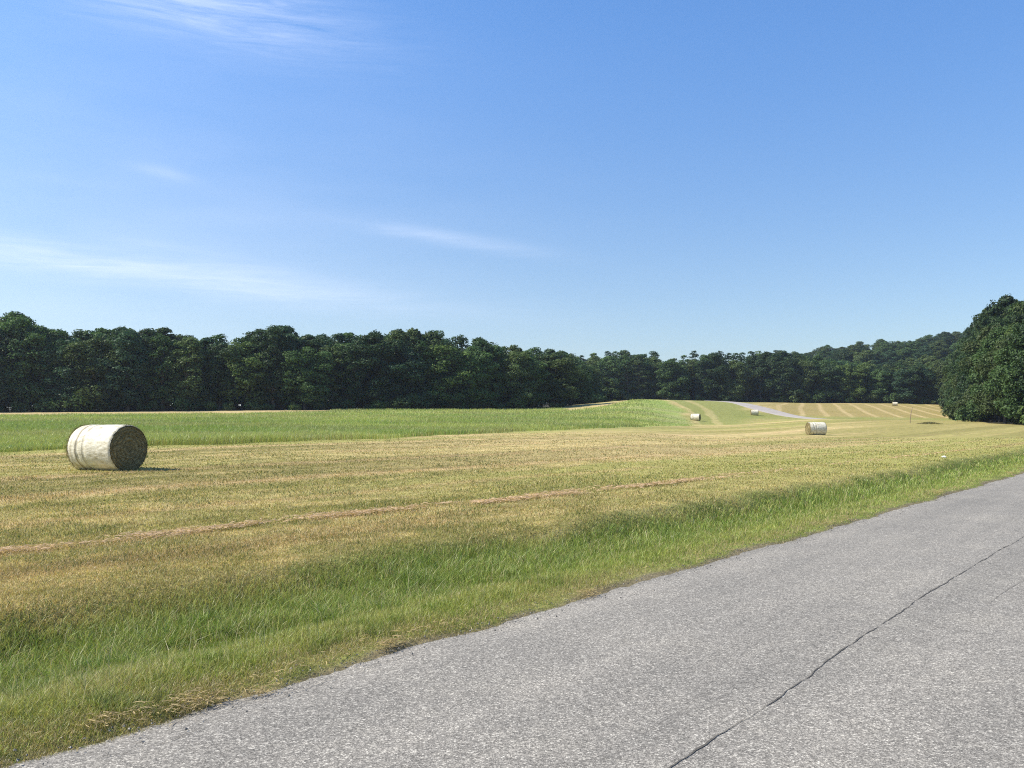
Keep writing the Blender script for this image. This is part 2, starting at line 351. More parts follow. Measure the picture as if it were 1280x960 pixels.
# ------------------------------------------------------------------ ground sheet
def build_ground():
    aa = np.concatenate([np.linspace(-180, -40, 60)[:-1], np.linspace(-40, -33, 50)[:-1], np.linspace(-33, 33, 760), np.linspace(33, 40, 50)[1:], np.linspace(40, 180, 60)[1:-1]])
    a = np.radians(aa)
    r = np.concatenate([[.3], np.exp(np.linspace(math.log(1.2), math.log(350), 820)), np.exp(np.linspace(math.log(356), math.log(2500), 60))])
    n, k = len(a), len(r)
    A, RR = np.meshgrid(a, r); X = (np.sin(A) * RR).ravel(); Y = (np.cos(A) * RR).ravel()
    Z = terrain(X, Y)
    V = np.column_stack([X, Y, Z]); V = np.vstack([V, [[0, 0, float(terrain([0.], [0.])[0])]]])
    i = np.arange(k - 1)[:, None]; j = np.arange(n)[None, :]; jn = (j + 1) % n
    q = np.stack([i * n + j, (i + 1) * n + j, (i + 1) * n + jn + 0 * i, i * n + jn + 0 * i], -1).reshape(-1, 4)
    q = q[:, ::-1]
    tri = np.stack([np.full(n, len(V) - 1), (np.arange(n) + 1) % n, np.arange(n)], -1)
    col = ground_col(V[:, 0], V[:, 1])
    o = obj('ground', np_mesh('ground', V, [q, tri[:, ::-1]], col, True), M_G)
    tag(o, 'mown hay field of tan and green stubble rolling to the woods', None, None, 'structure')
    return o
build_ground()

# ------------------------------------------------------------------ road
def build_road():
    s = np.concatenate([np.arange(-30, -4, .5), np.arange(-4, 40, .04), np.arange(40, 300, .6)])
    tt = np.linspace(0, 1, 14); L = edge_t(s) + (fbm(s * 7 + 5, s * 0 + 8, 3) - .5) * .16 + .05 * (rng.random(len(s)) - .5); Rr = RT_R + (fbm(s, s * 0 + 70, 4) - .5) * .3
    T = Rr[:, None] + (L - Rr)[:, None] * tt[None]; S = np.repeat(s[:, None], 14, 1)
    X, Y = xy(S, T); Z = .012 - .012 * ((T - RT_C) / 2.6) ** 2
    Z[:, 0] -= .05; Z[:, -1] -= .03
    V = np.column_stack([X.ravel(), Y.ravel(), Z.ravel()])
    i = np.arange(len(s) - 1)[:, None]; j = np.arange(13)[None]
    q = np.stack([i * 14 + j, (i + 1) * 14 + j, (i + 1) * 14 + j + 1, i * 14 + j + 1], -1).reshape(-1, 4)
    ro = obj('road', np_mesh('road', V, [q], None, True), M_R)
    tag(ro, 'worn light grey asphalt road running up to the right', None, None, 'structure')
    def crack(name, pts, wd, jit, seed, step=.025):
        """ragged flat strip, coloured dark like the shade in an open joint, along road points (s, t)"""
        pts = np.array(pts, float); ln = np.concatenate([[0], np.cumsum(np.hypot(*np.diff(pts, axis=0).T))])
        u = np.arange(0, ln[-1], step); S = np.interp(u, ln, pts[:, 0]); T = np.interp(u, ln, pts[:, 1])
        off = (fbm(u * 1.6 + seed, u * 0 + seed, 5) - .5) * jit * 2 + (fbm(u * 13 + seed, u * 0 + 2 * seed, 3) - .5) * jit * .5
        wv = wd * (.05 + 2.1 * fbm(u * 6 + 3 * seed, u * 0, 4) ** 1.6) * (.35 + .9 * (fbm(u * 1.3 + seed * 5, u * 0 + 1, 2))) * np.minimum(1, np.minimum(u, ln[-1] - u) / .15 + .1)
        d = np.gradient(np.column_stack([S, T]), axis=0); d /= np.linalg.norm(d, axis=1)[:, None] + 1e-9
        P = np.column_stack([S - d[:, 1] * off, T + d[:, 0] * off]); Q = np.column_stack([-d[:, 1], d[:, 0]])
        v = []
        for k in (-1, 1):
            pt = P + Q * (k * wv / 2 * (.7 + .6 * rng.random(len(u))))[:, None]
            x, y = xy(pt[:, 0], pt[:, 1]); v.append(np.column_stack([x, y, .0155 - .012 * ((pt[:, 1] - RT_C) / 2.6) ** 2]))
        n = len(u); V = np.vstack(v); i = np.arange(n - 1)
        obj('crack', np_mesh('crack', V, [np.stack([i, n + i, n + i + 1, i + 1], -1)]), M_CRACK, ro)
    def ps(px, row):
        D = CAMZ * F / (row - HZ); return st((px - 640) / F * D, D)
    crack('c', [ps(805, 990), ps(850, 955), ps(940, 895), ps(1010, 847), ps(1100, 782), ps(1140, 757), ps(1215, 710), ps(1280, 672), (30, 2.0), (120, 2.0)], .011, .030, 3)
    for i in range(9):      # short side branches of the main joint
        s0 = 4.2 + 1.5 * i + rng.random(); t0 = RT_C + rng.normal() * .01; sd_ = 1 if rng.random() < .5 else -1; l_ = .05 + .09 * rng.random()
        crack('c', [(s0, t0), (s0 + l_ * .7, t0 + sd_ * l_ * .35), (s0 + l_ * 1.3, t0 + sd_ * l_ * .95)], .0045, .03, 20 + i)
    crack('c', [ps(255, 887), ps(330, 878), ps(385, 856), ps(450, 838), ps(520, 815)], .006, .035, 7)
    crack('c', [ps(95, 950), ps(180, 938), ps(240, 915), ps(262, 907)], .006, .04, 9)
    crack('c', [ps(1140, 780), ps(1185, 788), ps(1250, 797)], .004, .03, 11)
    crack('c', [ps(1232, 758), ps(1262, 738), ps(1285, 726)], .004, .03, 13)
build_road()

def build_lane():
    """pale lane climbing over the knoll: real strip draped on the terrain"""
    pts = [(1330, 178), (1200, 182), (1100, 186), (1040, 191), (1003, 197), (984, 204), (968, 212), (954, 220), (940, 229), (926, 238), (905, 248), (885, 256)]
    P = np.array([((p - 640) / F * d, d) for p, d in pts]); ln = np.concatenate([[0], np.cumsum(np.hypot(*np.diff(P, axis=0).T))])
    u = np.arange(0, ln[-1], .8); X = np.interp(u, ln, P[:, 0]); Y = np.interp(u, ln, P[:, 1])
    k = np.hanning(17); k /= k.sum(); X = np.convolve(np.pad(X, 8, 'edge'), k, 'valid'); Y = np.convolve(np.pad(Y, 8, 'edge'), k, 'valid')
    d = np.gradient(np.column_stack([X, Y]), axis=0); d /= np.linalg.norm(d, axis=1)[:, None]
    w_ = np.linspace(-2.6, 2.6, 9); flare = 1 + .55 * np.exp(-((Y - 222) / 14) ** 2); V = []
    for q in w_:
        x = X - d[:, 1] * q * flare; y = Y + d[:, 0] * q * flare; V.append(np.column_stack([x, y, terrain(x, y) + .07 - (abs(q) > 2.5) * .12]))
    n = len(u); V = np.array(V).transpose(1, 0, 2).reshape(-1, 3); i = np.arange(n - 1)[:, None]; j = np.arange(8)[None]
    qd = np.stack([i * 9 + j, i * 9 + j + 1, (i + 1) * 9 + j + 1, (i + 1) * 9 + j], -1).reshape(-1, 4)
    tag(obj('lane', np_mesh('lane', V, [qd], None, True), M_FARROAD), 'pale grey lane curving over the grassy knoll', None, None, 'structure')
build_lane()

# ------------------------------------------------------------------ grass
def blades(x, y, h, wd, lean, col, z=None, flat=None):
    """bent tapering blades, five vertices each"""
    n = len(x); z = terrain(x, y) if z is None else z
    th = rng.random(n) * 2 * math.pi; ph = rng.random(n) * 2 * math.pi
    P = np.column_stack([x, y, z - .01]); W = np.column_stack([np.cos(th), np.sin(th), np.zeros(n)]) * (wd / 2)[:, None]
    L = np.column_stack([np.cos(ph), np.sin(ph), np.zeros(n)])
    ln = lean * (.3 + rng.random(n))
    up = np.array([[0, 0, 1.]])
    m = P + up * (h * .55)[:, None] + L * (h * ln * .25)[:, None]
    t = P + up * (h * np.sqrt(np.clip(1 - (ln * .8) ** 2, .15, 1)))[:, None] + L * (h * ln)[:, None]
    V = np.stack([P - W, P + W, m - W * .75, m + W * .75, t], 1).reshape(-1, 3)
    i = np.arange(n) * 5
    return V, np.stack([i, i + 1, i + 3, i + 2], -1), np.stack([i + 2, i + 3, i + 4], -1), np.repeat(col, 5, 0)
def build_blades(name, parts, label):
    Vs, Q, T, Cc, off = [], [], [], [], 0
    for V, q, t, c in parts:
        Vs.append(V); Q.append(q + off); T.append(t + off); Cc.append(c); off += len(V)
    o = obj(name, np_mesh(name, np.vstack(Vs), [np.vstack(Q), np.vstack(T)], np.vstack(Cc)), M_B)
    return tag(o, label, 'grass', None, 'stuff')
def jitter(c, a=.25, dry=.1, drycol=(.40, .33, .15)):
    n = len(c); c = c * (1 + a * (rng.random((n, 1)) * 2 - 1)) * (1 + .12 * (rng.random((n, 3)) * 2 - 1))
    m = (rng.random(n) < dry); c[m] = np.array(drycol) * (.6 + .6 * rng.random((m.sum(), 1))); return c
def sample_screen(n, d0, d1, pxa=-40, pxb=1320, power=1.0):
    """points with a density that falls with distance from where the photographer stands"""
    u = rng.random(n)
    D = (d0 ** (-power) + u * (d1 ** (-power) - d0 ** (-power))) ** (-1 / power) if power > 0 else d0 + u * (d1 - d0)
    px = pxa + rng.random(n) * (pxb - pxa)
    return (px - 640) / F * D, D
# verge
x, y = sample_screen(1900000, 3.6, 60, power=.9)
s_, t_ = st(x, y); et = edge_t(s_)
prob = sst(-.16, .02, t_ - et + (fbm(s_ * 2.2, t_ * 0 + 7, 3) - .5) * .25) * (1 - sst(7.2, 8.0, t_ + (fbm(x * 1.1, y * 1.1 + 12, 3) - .5) * 1.2))
k = rng.random(len(x)) < prob * .54; x, y, s_, t_, et = x[k], y[k], s_[k], t_[k], et[k]
print('verge blades', len(x))
ditch = sst(5.6, 6.4, t_ + (fbm(x * .9 + 60, y * .9, 3) - .5) * 1.3) * (1 - sst(6.9, 7.6, t_)) * (.45 + .8 * fbm(s_ * .3, t_ * 0 + 44, 2))
pn = fbm(x * 1.2, y * 1.2, 4)
h = (.042 + .062 * rng.random(len(x))) * (.35 + 1.2 * pn) * (.35 + .65 * sst(-.10, .45, t_ - et)) + ditch * (.04 + .095 * rng.random(len(x))) * (.1 + 1.5 * fbm(x * .7 + 5, y * .7, 3))
h *= (1 - .5 * sst(6.9, 7.6, t_))
wd = (.0024 + .0022 * rng.random(len(x))) * (1 + ditch * .5) * np.maximum(1, y / 9)
big = (rng.random(len(x)) < .012); h[big] *= 1.6; seedh = rng.random(len(x)) < .0022 * sst(.2, .7, t_ - et); h[seedh] = .20 + .16 * rng.random(seedh.sum())
base = ground_col(x, y) * 1.58
base = lerp(base, C(.31, .335, .072) * np.ones((len(x), 1)), (1 - ditch) * .5 * (t_ < 8.2))
base = lerp(base, C(.27, .325, .072) * np.ones((len(x), 1)), ditch * .6)
cc = jitter(base, .55, .0); br = rng.random(len(x)) < .07; cc[br] = C(.44, .47, .15) * (.7 + .5 * rng.random((br.sum(), 1))); wd[br] *= 1.35  # some wider blades coloured bright, highlights put into the blade colour
dry = rng.random(len(x)) < (.10 + .20 * sst(.50, .66, fbm(x * 1.5 + 40, y * 1.5, 3)) * (1 - ditch) + .5 * (1 - sst(.1, .5, t_ - et)))
cc[dry] = C(.52, .42, .20) * (.55 + .6 * rng.random((dry.sum(), 1)))
cc[seedh] = C(.50, .44, .22)
clump = fbm(x * 3.1 + 9, y * 3.1, 2) > .72; cc[clump] *= C(.74, .84, .7); h[clump] *= 1.25
build_blades('verge_grass', [blades(x, y, h, wd, .55 + .2 * rng.random(len(x)), cc)], 'green uneven verge grass growing beside the asphalt road')
# stubble of the mown field
x, y = sample_screen(640000, 5.0, 75, power=.8)
s_, t_ = st(x, y); _, _, _, _, tall = zones(x, y)
k = (t_ > 6.9) & (tall < .5); x, y, t_, s_ = x[k], y[k], t_[k], s_[k]
print('stubble', len(x))
pn = fbm(x * .9 + 11, y * .9, 4)
h = (.030 + .045 * rng.random(len(x))) * (.5 + pn); wd = (.004 + .003 * rng.random(len(x))) * np.maximum(1, y / 8)
base = ground_col(x, y) * 1.22; cc = jitter(base, .32, .20, (.52, .39, .19))
g = rng.random(len(x)) < .18 * sst(.4, .6, pn) ; cc[g] = C(.12, .16, .04) * (.7 + .5 * rng.random((g.sum(), 1)))
build_blades('field_stubble', [blades(x, y, h, wd, .85 + .25 * rng.random(len(x)), cc)], 'short dry tan and green stubble of the mown field')
# unmown strip
x, y = sample_screen(620000, 32, 235, -60, 900, power=.7)
_, _, _, _, tall = zones(x, y)
k = rng.random(len(x)) < tall; x, y = x[k], y[k]; k = in_wood(x, y) < .3; x, y = x[k], y[k]
print('tall', len(x))
pn = fbm(x * .22, y * .22, 4)
pxx = 640 + F * x / y; h = (.22 + .28 * rng.random(len(x))) * (.35 + 1.2 * pn) * (1 - .8 * sst(770, 850, pxx)); wd = (.014 + .012 * rng.random(len(x))) * np.maximum(1, y / 55)
cc = jitter(ground_col(x, y) * (1.0 + .45 * (fbm(x * .12 + 70, y * .2, 4)[:, None] - .4)), .22, .04, (.25, .25, .12))
build_blades('tall_grass', [blades(x, y, h, wd, .5 + .2 * rng.random(len(x)), cc)], 'lush green unmown grass strip in front of the wood')
# straw left lying: raked line in the field, clumps on the road edge
def straw(name, x, y, z0, ln, wd, col, label):
    n = len(x); th = rng.random(n) * 2 * math.pi; tilt = (rng.random(n) - .35) * .5
    dx, dy, dz = np.cos(th) * ln / 2, np.sin(th) * ln / 2, np.sin(tilt) * ln / 2
    P = np.column_stack([x, y, terrain(x, y) + z0]); Dv = np.column_stack([dx, dy, dz])
    W = np.column_stack([-np.sin(th), np.cos(th), .5 + 0 * th]) * (wd / 2)[:, None]
    mid = P + np.array([[0, 0, 1.]]) * (ln * .12 * rng.random(n))[:, None]
    V = np.stack([P - Dv - W, P - Dv + W, mid - W, mid + W, P + Dv], 1).reshape(-1, 3); i = np.arange(n) * 5
    o = obj(name, np_mesh(name, V, [np.stack([i, i + 1, i + 3, i + 2], -1), np.stack([i + 2, i + 3, i + 4], -1)], np.repeat(col, 5, 0)), M_B)
    tag(o, label, 'straw', None, 'stuff')
n = 28000; s_ = -6 + 52 * rng.random(n) ** 1.25; tc_ = np.interp(s_, [-6, 2, 8, 14, 22, 46], [10.9, 10.8, 10.5, 10.1, 9.6, 9.2]) + .35 * (fbm(s_ * .5, s_ * 0, 3) - .5)
t_ = tc_ + rng.normal(0, .13, n) * (.6 + fbm(s_ * 1.3, s_ * 0 + 9, 3)); k = rng.random(n) < sst(.32, .58, fbm(s_ * .8 + 30, t_ * 2, 3)) * (1 - .95 * sst(12, 24, s_)); s_, t_ = s_[k], t_[k]; n = len(s_); x, y = xy(s_, t_)
straw('raked_straw', x, y, .03 + .03 * rng.random(n), .05 + .10 * rng.random(n), (.004 + .003 * rng.random(n)) * np.maximum(1, y / 9), C(.62, .44, .27) * (.55 + .7 * rng.random((n, 1))), 'thin line of reddish raked straw across the mown field')
n = 4200; s_ = -3 + 33 * rng.random(n); t_ = edge_t(s_) + .02 + np.abs(rng.normal(0, .07, n)) * rng.choice([-.6, 1, 1.4], n); k = rng.random(n) < sst(.50, .70, fbm(s_ * 1.1 + 80, s_ * 0 + 2, 3)) * .9 + .06
s_, t_ = s_[k], t_[k]
# a few thicker tufts
for px, row, rr, cnt in ((240, 882, .10, 420), (140, 905, .07, 120), (490, 808, .06, 200), (735, 744, .08, 200), (325, 865, .05, 100)):
    D = CAMZ * F / (row - HZ); a_, b_ = st((px - 640) / F * D, D)
    s_ = np.concatenate([s_, a_ + rng.normal(0, rr * 1.3, cnt)]); t_ = np.concatenate([t_, b_ + rng.normal(0, rr * .55, cnt)])
n = len(s_); x, y = xy(s_, t_)
straw('edge_straw', x, y, .035 + .02 * rng.random(n), .02 + .06 * rng.random(n), (.0025 + .002 * rng.random(n)) * np.maximum(1, y / 9), C(.50, .38, .18) * (.45 + .7 * rng.random((n, 1))), 'dry yellow straw scattered along the ragged asphalt edge')

# broken asphalt crumbs and grit along the ragged edge
n = 2600; s_ = -4 + 30 * rng.random(n) ** 1.3; t_ = edge_t(s_) + rng.normal(-.10, .13, n); sz = .003 + .007 * rng.random(n) ** 3; x, y = xy(s_, t_)
octa = np.array([[1, 0, 0], [0, 1, 0], [-1, 0, 0], [0, -1, 0], [0, 0, .8], [0, 0, -.8]]); P = np.column_stack([x, y, np.maximum(terrain(x, y), -.005) + .012])
th = rng.random(n) * 6.28; cs, sn = np.cos(th), np.sin(th); O = octa[None] * (sz[:, None, None] * (.6 + .8 * rng.random((n, 6, 1))))
V = np.stack([O[..., 0] * cs[:, None] - O[..., 1] * sn[:, None], O[..., 0] * sn[:, None] + O[..., 1] * cs[:, None], O[..., 2]], -1) + P[:, None]
tf = np.array([[0, 1, 4], [1, 2, 4], [2, 3, 4], [3, 0, 4], [1, 0, 5], [2, 1, 5], [3, 2, 5], [0, 3, 5]])
tag(obj('gravel', np_mesh('gravel', V.reshape(-1, 3), [(tf[None] + np.arange(n)[:, None, None] * 6).reshape(-1, 3)], np.repeat(C(.24, .225, .20) * (.6 + .6 * rng.random((n, 1))), 6, 0)), M_B), 'small grey grit crumbled from the asphalt edge', 'grit', None, 'stuff')

# ------------------------------------------------------------------ trees
def tube_np(P, rad, sides=7):
    P = np.array(P, float); rad = np.array(rad, float); n = len(P)
    d = np.gradient(P, axis=0); d /= np.linalg.norm(d, axis=1)[:, None]
    ref = np.where(np.abs(d[:, 2:3]) > .9, [[1., 0, 0]], [[0, 0, 1.]]); u = np.cross(d, ref); u /= np.linalg.norm(u, axis=1)[:, None]; v = np.cross(d, u)
    a = np.linspace(0, 2 * math.pi, sides, endpoint=False)
    V = (P[:, None] + rad[:, None, None] * (np.cos(a)[None, :, None] * u[:, None] + np.sin(a)[None, :, None] * v[:, None])).reshape(-1, 3)
    i = np.arange(n - 1)[:, None]; j = np.arange(sides)[None]; jn = (j + 1) % sides
    return V, np.stack([i * sides + j, i * sides + jn, (i + 1) * sides + jn, (i + 1) * sides + j], -1).reshape(-1, 4)
def leaves(centres, radii, per, size, r_, flat=1.0):
    V = []
    for c, rad in zip(centres, radii):
        n = int(per * (rad / 1.6) ** 2); dv = r_.normal(size=(n, 3)); dv /= np.linalg.norm(dv, axis=1)[:, None]
        dv[:, 2] = np.where((dv[:, 2] < -.25) & (r_.random(n) < .7), -dv[:, 2], dv[:, 2])
        rr = rad * (1 - .45 * r_.random(n) ** 2.2 + .16 * r_.random(n) ** 6 * 2)
        P = c + dv * rr[:, None] * np.array([1, 1, .8 * flat])
        nrm = dv + r_.normal(size=(n, 3)) * .55 + np.array([0, 0, .25]); nrm /= np.linalg.norm(nrm, axis=1)[:, None]
        a = np.cross(nrm, r_.normal(size=(n, 3))); a /= np.linalg.norm(a, axis=1)[:, None]; bb = np.cross(nrm, a)
        sz = size * (.6 + .8 * r_.random(n))[:, None]
        V.append(np.stack([P - a * sz, P - bb * sz * .6 + nrm * sz * .1, P + a * sz, P + bb * sz * .6 - nrm * sz * .1], 1))
    return np.concatenate(V).reshape(-1, 3)
def proto_tree(kind, seed, leaf=.21):
    """18 m high prototype meshes: (trunk mesh, crown mesh)"""
    r_ = np.random.default_rng(seed); H = 18.0
    if kind == 'oak':
        cen = []; rad = []
        for i in range(19):        # big boughs, each carrying a bunch of smaller leaf masses
            zf = (i + r_.random()) / 19; z = 2.0 + zf * 13.0; env = 4.9 * math.sqrt(max(.08, 1 - ((zf - .42) / .66) ** 2)) * (.75 + .45 * r_.random())
            a = i * 2.4 + r_.normal() * .5; B = np.array([math.cos(a) * env * .62, math.sin(a) * env * .62, z]); bR = 1.8 + 1.1 * r_.random()
            cen.append(list(B)); rad.append(bR * .8)
            for m_ in range(5):
                dv = r_.normal(size=3) + np.array([math.cos(a) * .9, math.sin(a) * .9, .5]); dv /= np.linalg.norm(dv)
                cen.append(list(B + dv * bR * .85)); rad.append(.8 + .7 * r_.random())
        for i in range(6): a = r_.random() * 6.28; q = 1.7 * r_.random(); cen.append([math.cos(a) * q, math.sin(a) * q, 16.6 - q * .8 + .5 * r_.random()]); rad.append(.75 + .4 * r_.random())
        per = 250; flat = 1
    elif kind == 'poplar':
        cen = []; rad = []
        for i in range(34):
            zf = i / 33; z = 2.5 + zf * 14.4; env = 3.3 * math.sqrt(max(.05, 1 - ((zf - .38) / .66) ** 2)) * (.7 + .45 * r_.random())
            a = i * 2.4 + r_.normal() * .4; cen.append([math.cos(a) * env * .65, math.sin(a) * env * .65, z]); rad.append(.85 + .75 * r_.random() * (1.2 - zf * .6))
        per = 290; flat = 1.15
    elif kind == 'pine':
        cen = []; rad = []
        for i in range(32):
            zf = i / 31; z = 4.5 + zf * 12.8; env = 3.0 * (1 - zf) ** .6 * (.6 + .5 * r_.random()) + .35
            a = i * 2.4 + r_.normal() * .5; cen.append([math.cos(a) * env * .8, math.sin(a) * env * .8, z + r_.normal() * .3]); rad.append((.8 + .7 * r_.random()) * (1.15 - .45 * zf))
        per = 270; flat = .6
    else:   # shrub, 4 m
        H = 4.0; cen = []; rad = []
        for i in range(15):
            a = r_.random() * 6.28; q = 2.0 * math.sqrt(r_.random()); z = .5 + 2.6 * r_.random() * (1 - q / 3.2)
            cen.append([math.cos(a) * q, math.sin(a) * q, z]); rad.append(.7 + .5 * r_.random())
        per = 260; flat = 1
    cen = np.array(cen); L = leaves(cen, rad, per, leaf if kind != 'pine' else leaf * .8, r_, flat)
    if H > 10:      # sparse inner foliage round the limbs
        L = np.vstack([L, leaves(cen * np.array([.55, .55, 1]), np.array(rad) * .9, 22, .40, r_, 1)])
    n = len(L) // 4; crown = np_mesh('crown', L, [np.arange(n * 4).reshape(-1, 4)])
    crown.materials.append(M_L)
    Vs, Qs, off = [], [], 0
    zz = np.linspace(-.4, H * (.9 if kind == 'pine' else .72), 9); wob = np.cumsum(r_.normal(size=(9, 2)) * .10, 0); wob[0:2] = 0
    r0 = .32 if H > 10 else .09
    trunk = [(wob[i, 0], wob[i, 1], zz[i]) for i in range(9)]
    segs = [(trunk, [r0 * 1.35] + list(np.linspace(r0, r0 * .25, 8)))]
    for i in r_.choice(len(cen), 12, False):
        c = cen[i]; z0 = min(max(H * .16, c[2] * .6), H * .65); k = np.interp(z0, zz, np.arange(9)); p0 = np.array([np.interp(k, np.arange(9), wob[:, 0]), np.interp(k, np.arange(9), wob[:, 1]), z0])
        m1 = p0 * .55 + c * .45 + np.array([0, 0, -.25]); segs.append(([p0, m1, c], [r0 * .42, r0 * .26, r0 * .08]))
    for P, rd in segs:
        V, q = tube_np(P, rd); Vs.append(V); Qs.append(q + off); off += len(V)
    tm = np_mesh('trunk', np.vstack(Vs), [np.vstack(Qs)], None, True); tm.materials.append(M_BARK)
    return tm, crown, H
PROTO = {k: [proto_tree(k, 100 * i + j) for j in range(n)] for i, (k, n) in enumerate((('oak', 6), ('poplar', 3), ('pine', 3), ('shrub', 4)))}
NAMES = {'oak': 'oak_tree', 'poplar': 'poplar_tree', 'pine': 'pine_tree', 'shrub': 'shrub'}
TINTS = {'dark': (.036, .062, .024), 'mid green': (.058, .097, .032), 'olive': (.072, .100, .034), 'yellow-green': (.092, .135, .038), 'blue-green': (.038, .070, .034)}
def plant(kind, x, y, H, wf, tint, label, group):
    tm, cm, h0 = random.choice(PROTO[kind]); s = H / h0
    o = empty(NAMES[kind], (x, y, float(terrain([x], [y])[0]) - .05), random.random() * 6.28); o.scale = (s * wf, s * wf, s)
    tag(o, label, 'shrub' if kind == 'shrub' else 'tree', group)
    t = bpy.data.objects.new('trunk' if kind != 'shrub' else 'stem', tm); COL.objects.link(t); t.parent = o
    c = bpy.data.objects.new('crown' if kind != 'shrub' else 'foliage', cm); COL.objects.link(c); c.parent = o
    v = random.uniform(.78, 1.22) * (.86 if 'right' in group else 1.08); base = TINTS[tint]; c.color = (base[0] * v, base[1] * v, base[2] * v, 1)
    return o
# photo row of the skyline of the woods
SKY_PX = [-400, -60, 0, 30, 60, 90, 130, 200, 260, 310, 350, 380, 430, 520, 560, 600, 640, 690, 720, 750, 800, 850, 900, 950, 975, 1000, 1050, 1100, 1150, 1180, 1195, 1210, 1225, 1240, 1256, 1300, 1700]
SKY_RW = [388, 388, 390, 389, 393, 412, 405, 405, 417, 413, 402, 411, 411, 411, 418, 421, 429, 434, 445, 438, 438, 443, 436, 438, 434, 441, 448, 452, 452, 446, 434, 420, 404, 388, 366, 370, 350]
def top_h(px, D, x, y, f=1.0):
    row = np.interp(px, SKY_PX, SKY_RW); return float((CAMZ + D * (HZ - row) / F - terrain([x], [y])[0]) * f)
def ordn(i):
    n = i + 1; return f"{n}{'th' if 10 <= n % 100 <= 20 else {1: 'st', 2: 'nd', 3: 'rd'}.get(n % 10, 'th')}"
# stretches of wood edge: name, list of (px, D), rows, spacing, kinds
def walk(pts, step):
    P = np.array([((p - 640) / F * d, d) for p, d in pts]); ln = np.concatenate([[0], np.cumsum(np.hypot(*np.diff(P, axis=0).T))])
    u = np.arange(0, ln[-1] + .01, step); X = np.interp(u, ln, P[:, 0]); Y = np.interp(u, ln, P[:, 1])
    g = np.gradient(np.column_stack([X, Y]), axis=0); g /= np.linalg.norm(g, axis=1)[:, None]
    return X, Y, -g[:, 1], g[:, 0]
WOODS = [
 ('wood left of the knoll', [(-75, 168), (0, 172), (150, 176), (350, 181), (500, 193), (600, 205), (698, 215)], 3, 5.6, [('oak', 6), ('poplar', 4)]),
 ('wood behind the knoll', [(716, 236), (724, 285), (732, 330)], 2, 8.0, [('oak', 4), ('poplar', 1)]),
 ('wood behind the knoll and lane', [(706, 338), (850, 340), (960, 338)], 3, 5.8, [('pine', 5), ('oak', 3), ('poplar', 1)]),
 ('wood behind the raked field', [(965, 337), (1050, 336), (1190, 328)], 3, 5.8, [('oak', 6), ('poplar', 1), ('pine', 1)]),
 ('wood down the far right side', [(1204, 310), (1210, 260), (1217, 222), (1226, 192), (1239, 168), (1252, 150)], 2, 6.2, [('oak', 6), ('poplar', 1)]),
 ('near wood at the right edge', [(1258, 139), (1296, 131), (1345, 126)], 3, 5.2, [('oak', 5), ('poplar', 1)]),
]
ROWN = ['front row', 'second row', 'back row']
for wi, (wn, pts, rows, step, kinds) in enumerate(WOODS):
    for k in range(rows):
        X, Y, NX, NY = walk(pts, step * (1 + .05 * k)); X = X + NX * k * 5.5; Y = Y + NY * k * 5.5
        if wi in (1, 4):   # these edges run away from the road: the wood lies on their outer side
            pass
        cnt = -1
        for i in range(len(X)):
            x = X[i] + random.uniform(-1, 1) * 1.2 ; y = Y[i] + random.uniform(-.6, 1) * 2.6
            px = 640 + F * x / y
            if px > 1345 or px < -90: continue
            kind = random.choices([a for a, _ in kinds], [c for _, c in kinds])[0]
            f = random.uniform(.64 if wi >= 4 else .80, .98) if k == 0 else random.uniform(.78 if wi >= 4 else .90, 1.04)
            H = top_h(px, y, x, y, f)
            H = max(9, H); wf = random.uniform(1.0, 1.35) * (19 / (H + 2)) ** .5 * (.80 if wi >= 4 else 1.08)
            tint = random.choices(['dark', 'mid green', 'olive', 'yellow-green', 'blue-green'], [5, 4, 2.4, .8, 1.6] if wi < 4 else [5, 3, 4, .6, .3])[0]
            size = 'tall' if f > .93 else 'lower' if f < .82 else 'medium'
            cnt += 0 <= px <= 1280
            lab = f"{size} {tint} {kind} tree, {ordn(max(cnt, 0))} from left, {ROWN[k]}, {wn}"
            if px < 0 or px > 1280: lab = f"{size} {tint} {kind} tree, {ordn(i)} past edge, {ROWN[k]}, {wn.replace('near ', '').replace('at the right edge', 'at right')}"

            plant(kind, x, y, H, wf, tint, lab, f'trees of the {wn}')
    # shrubs along the foot
    X, Y, NX, NY = walk(pts, 3.6)
    for i in range(len(X)):
        sgn = -1
        of = random.uniform(1.4, 4.6); x = X[i] - NX[i] * of + random.uniform(-1, 1); y = Y[i] - NY[i] * of; px = 640 + F * x / y
        if px > 1345 or px < -60 or (wi == 5 and 1215 < px < 1275): continue
        h_ = random.uniform(1.6, 5.4); tint = random.choices(['dark', 'mid green', 'olive', 'yellow-green'], [2, 4, 2, 2.5])[0]
        plant('shrub', x, y, h_, random.uniform(.9, 1.2), tint, f"{'large' if h_ > 3.7 else 'small'} {tint} shrub, {ordn(i)} from left, foot of the {wn}", f'shrubs along the foot of the {wn}')
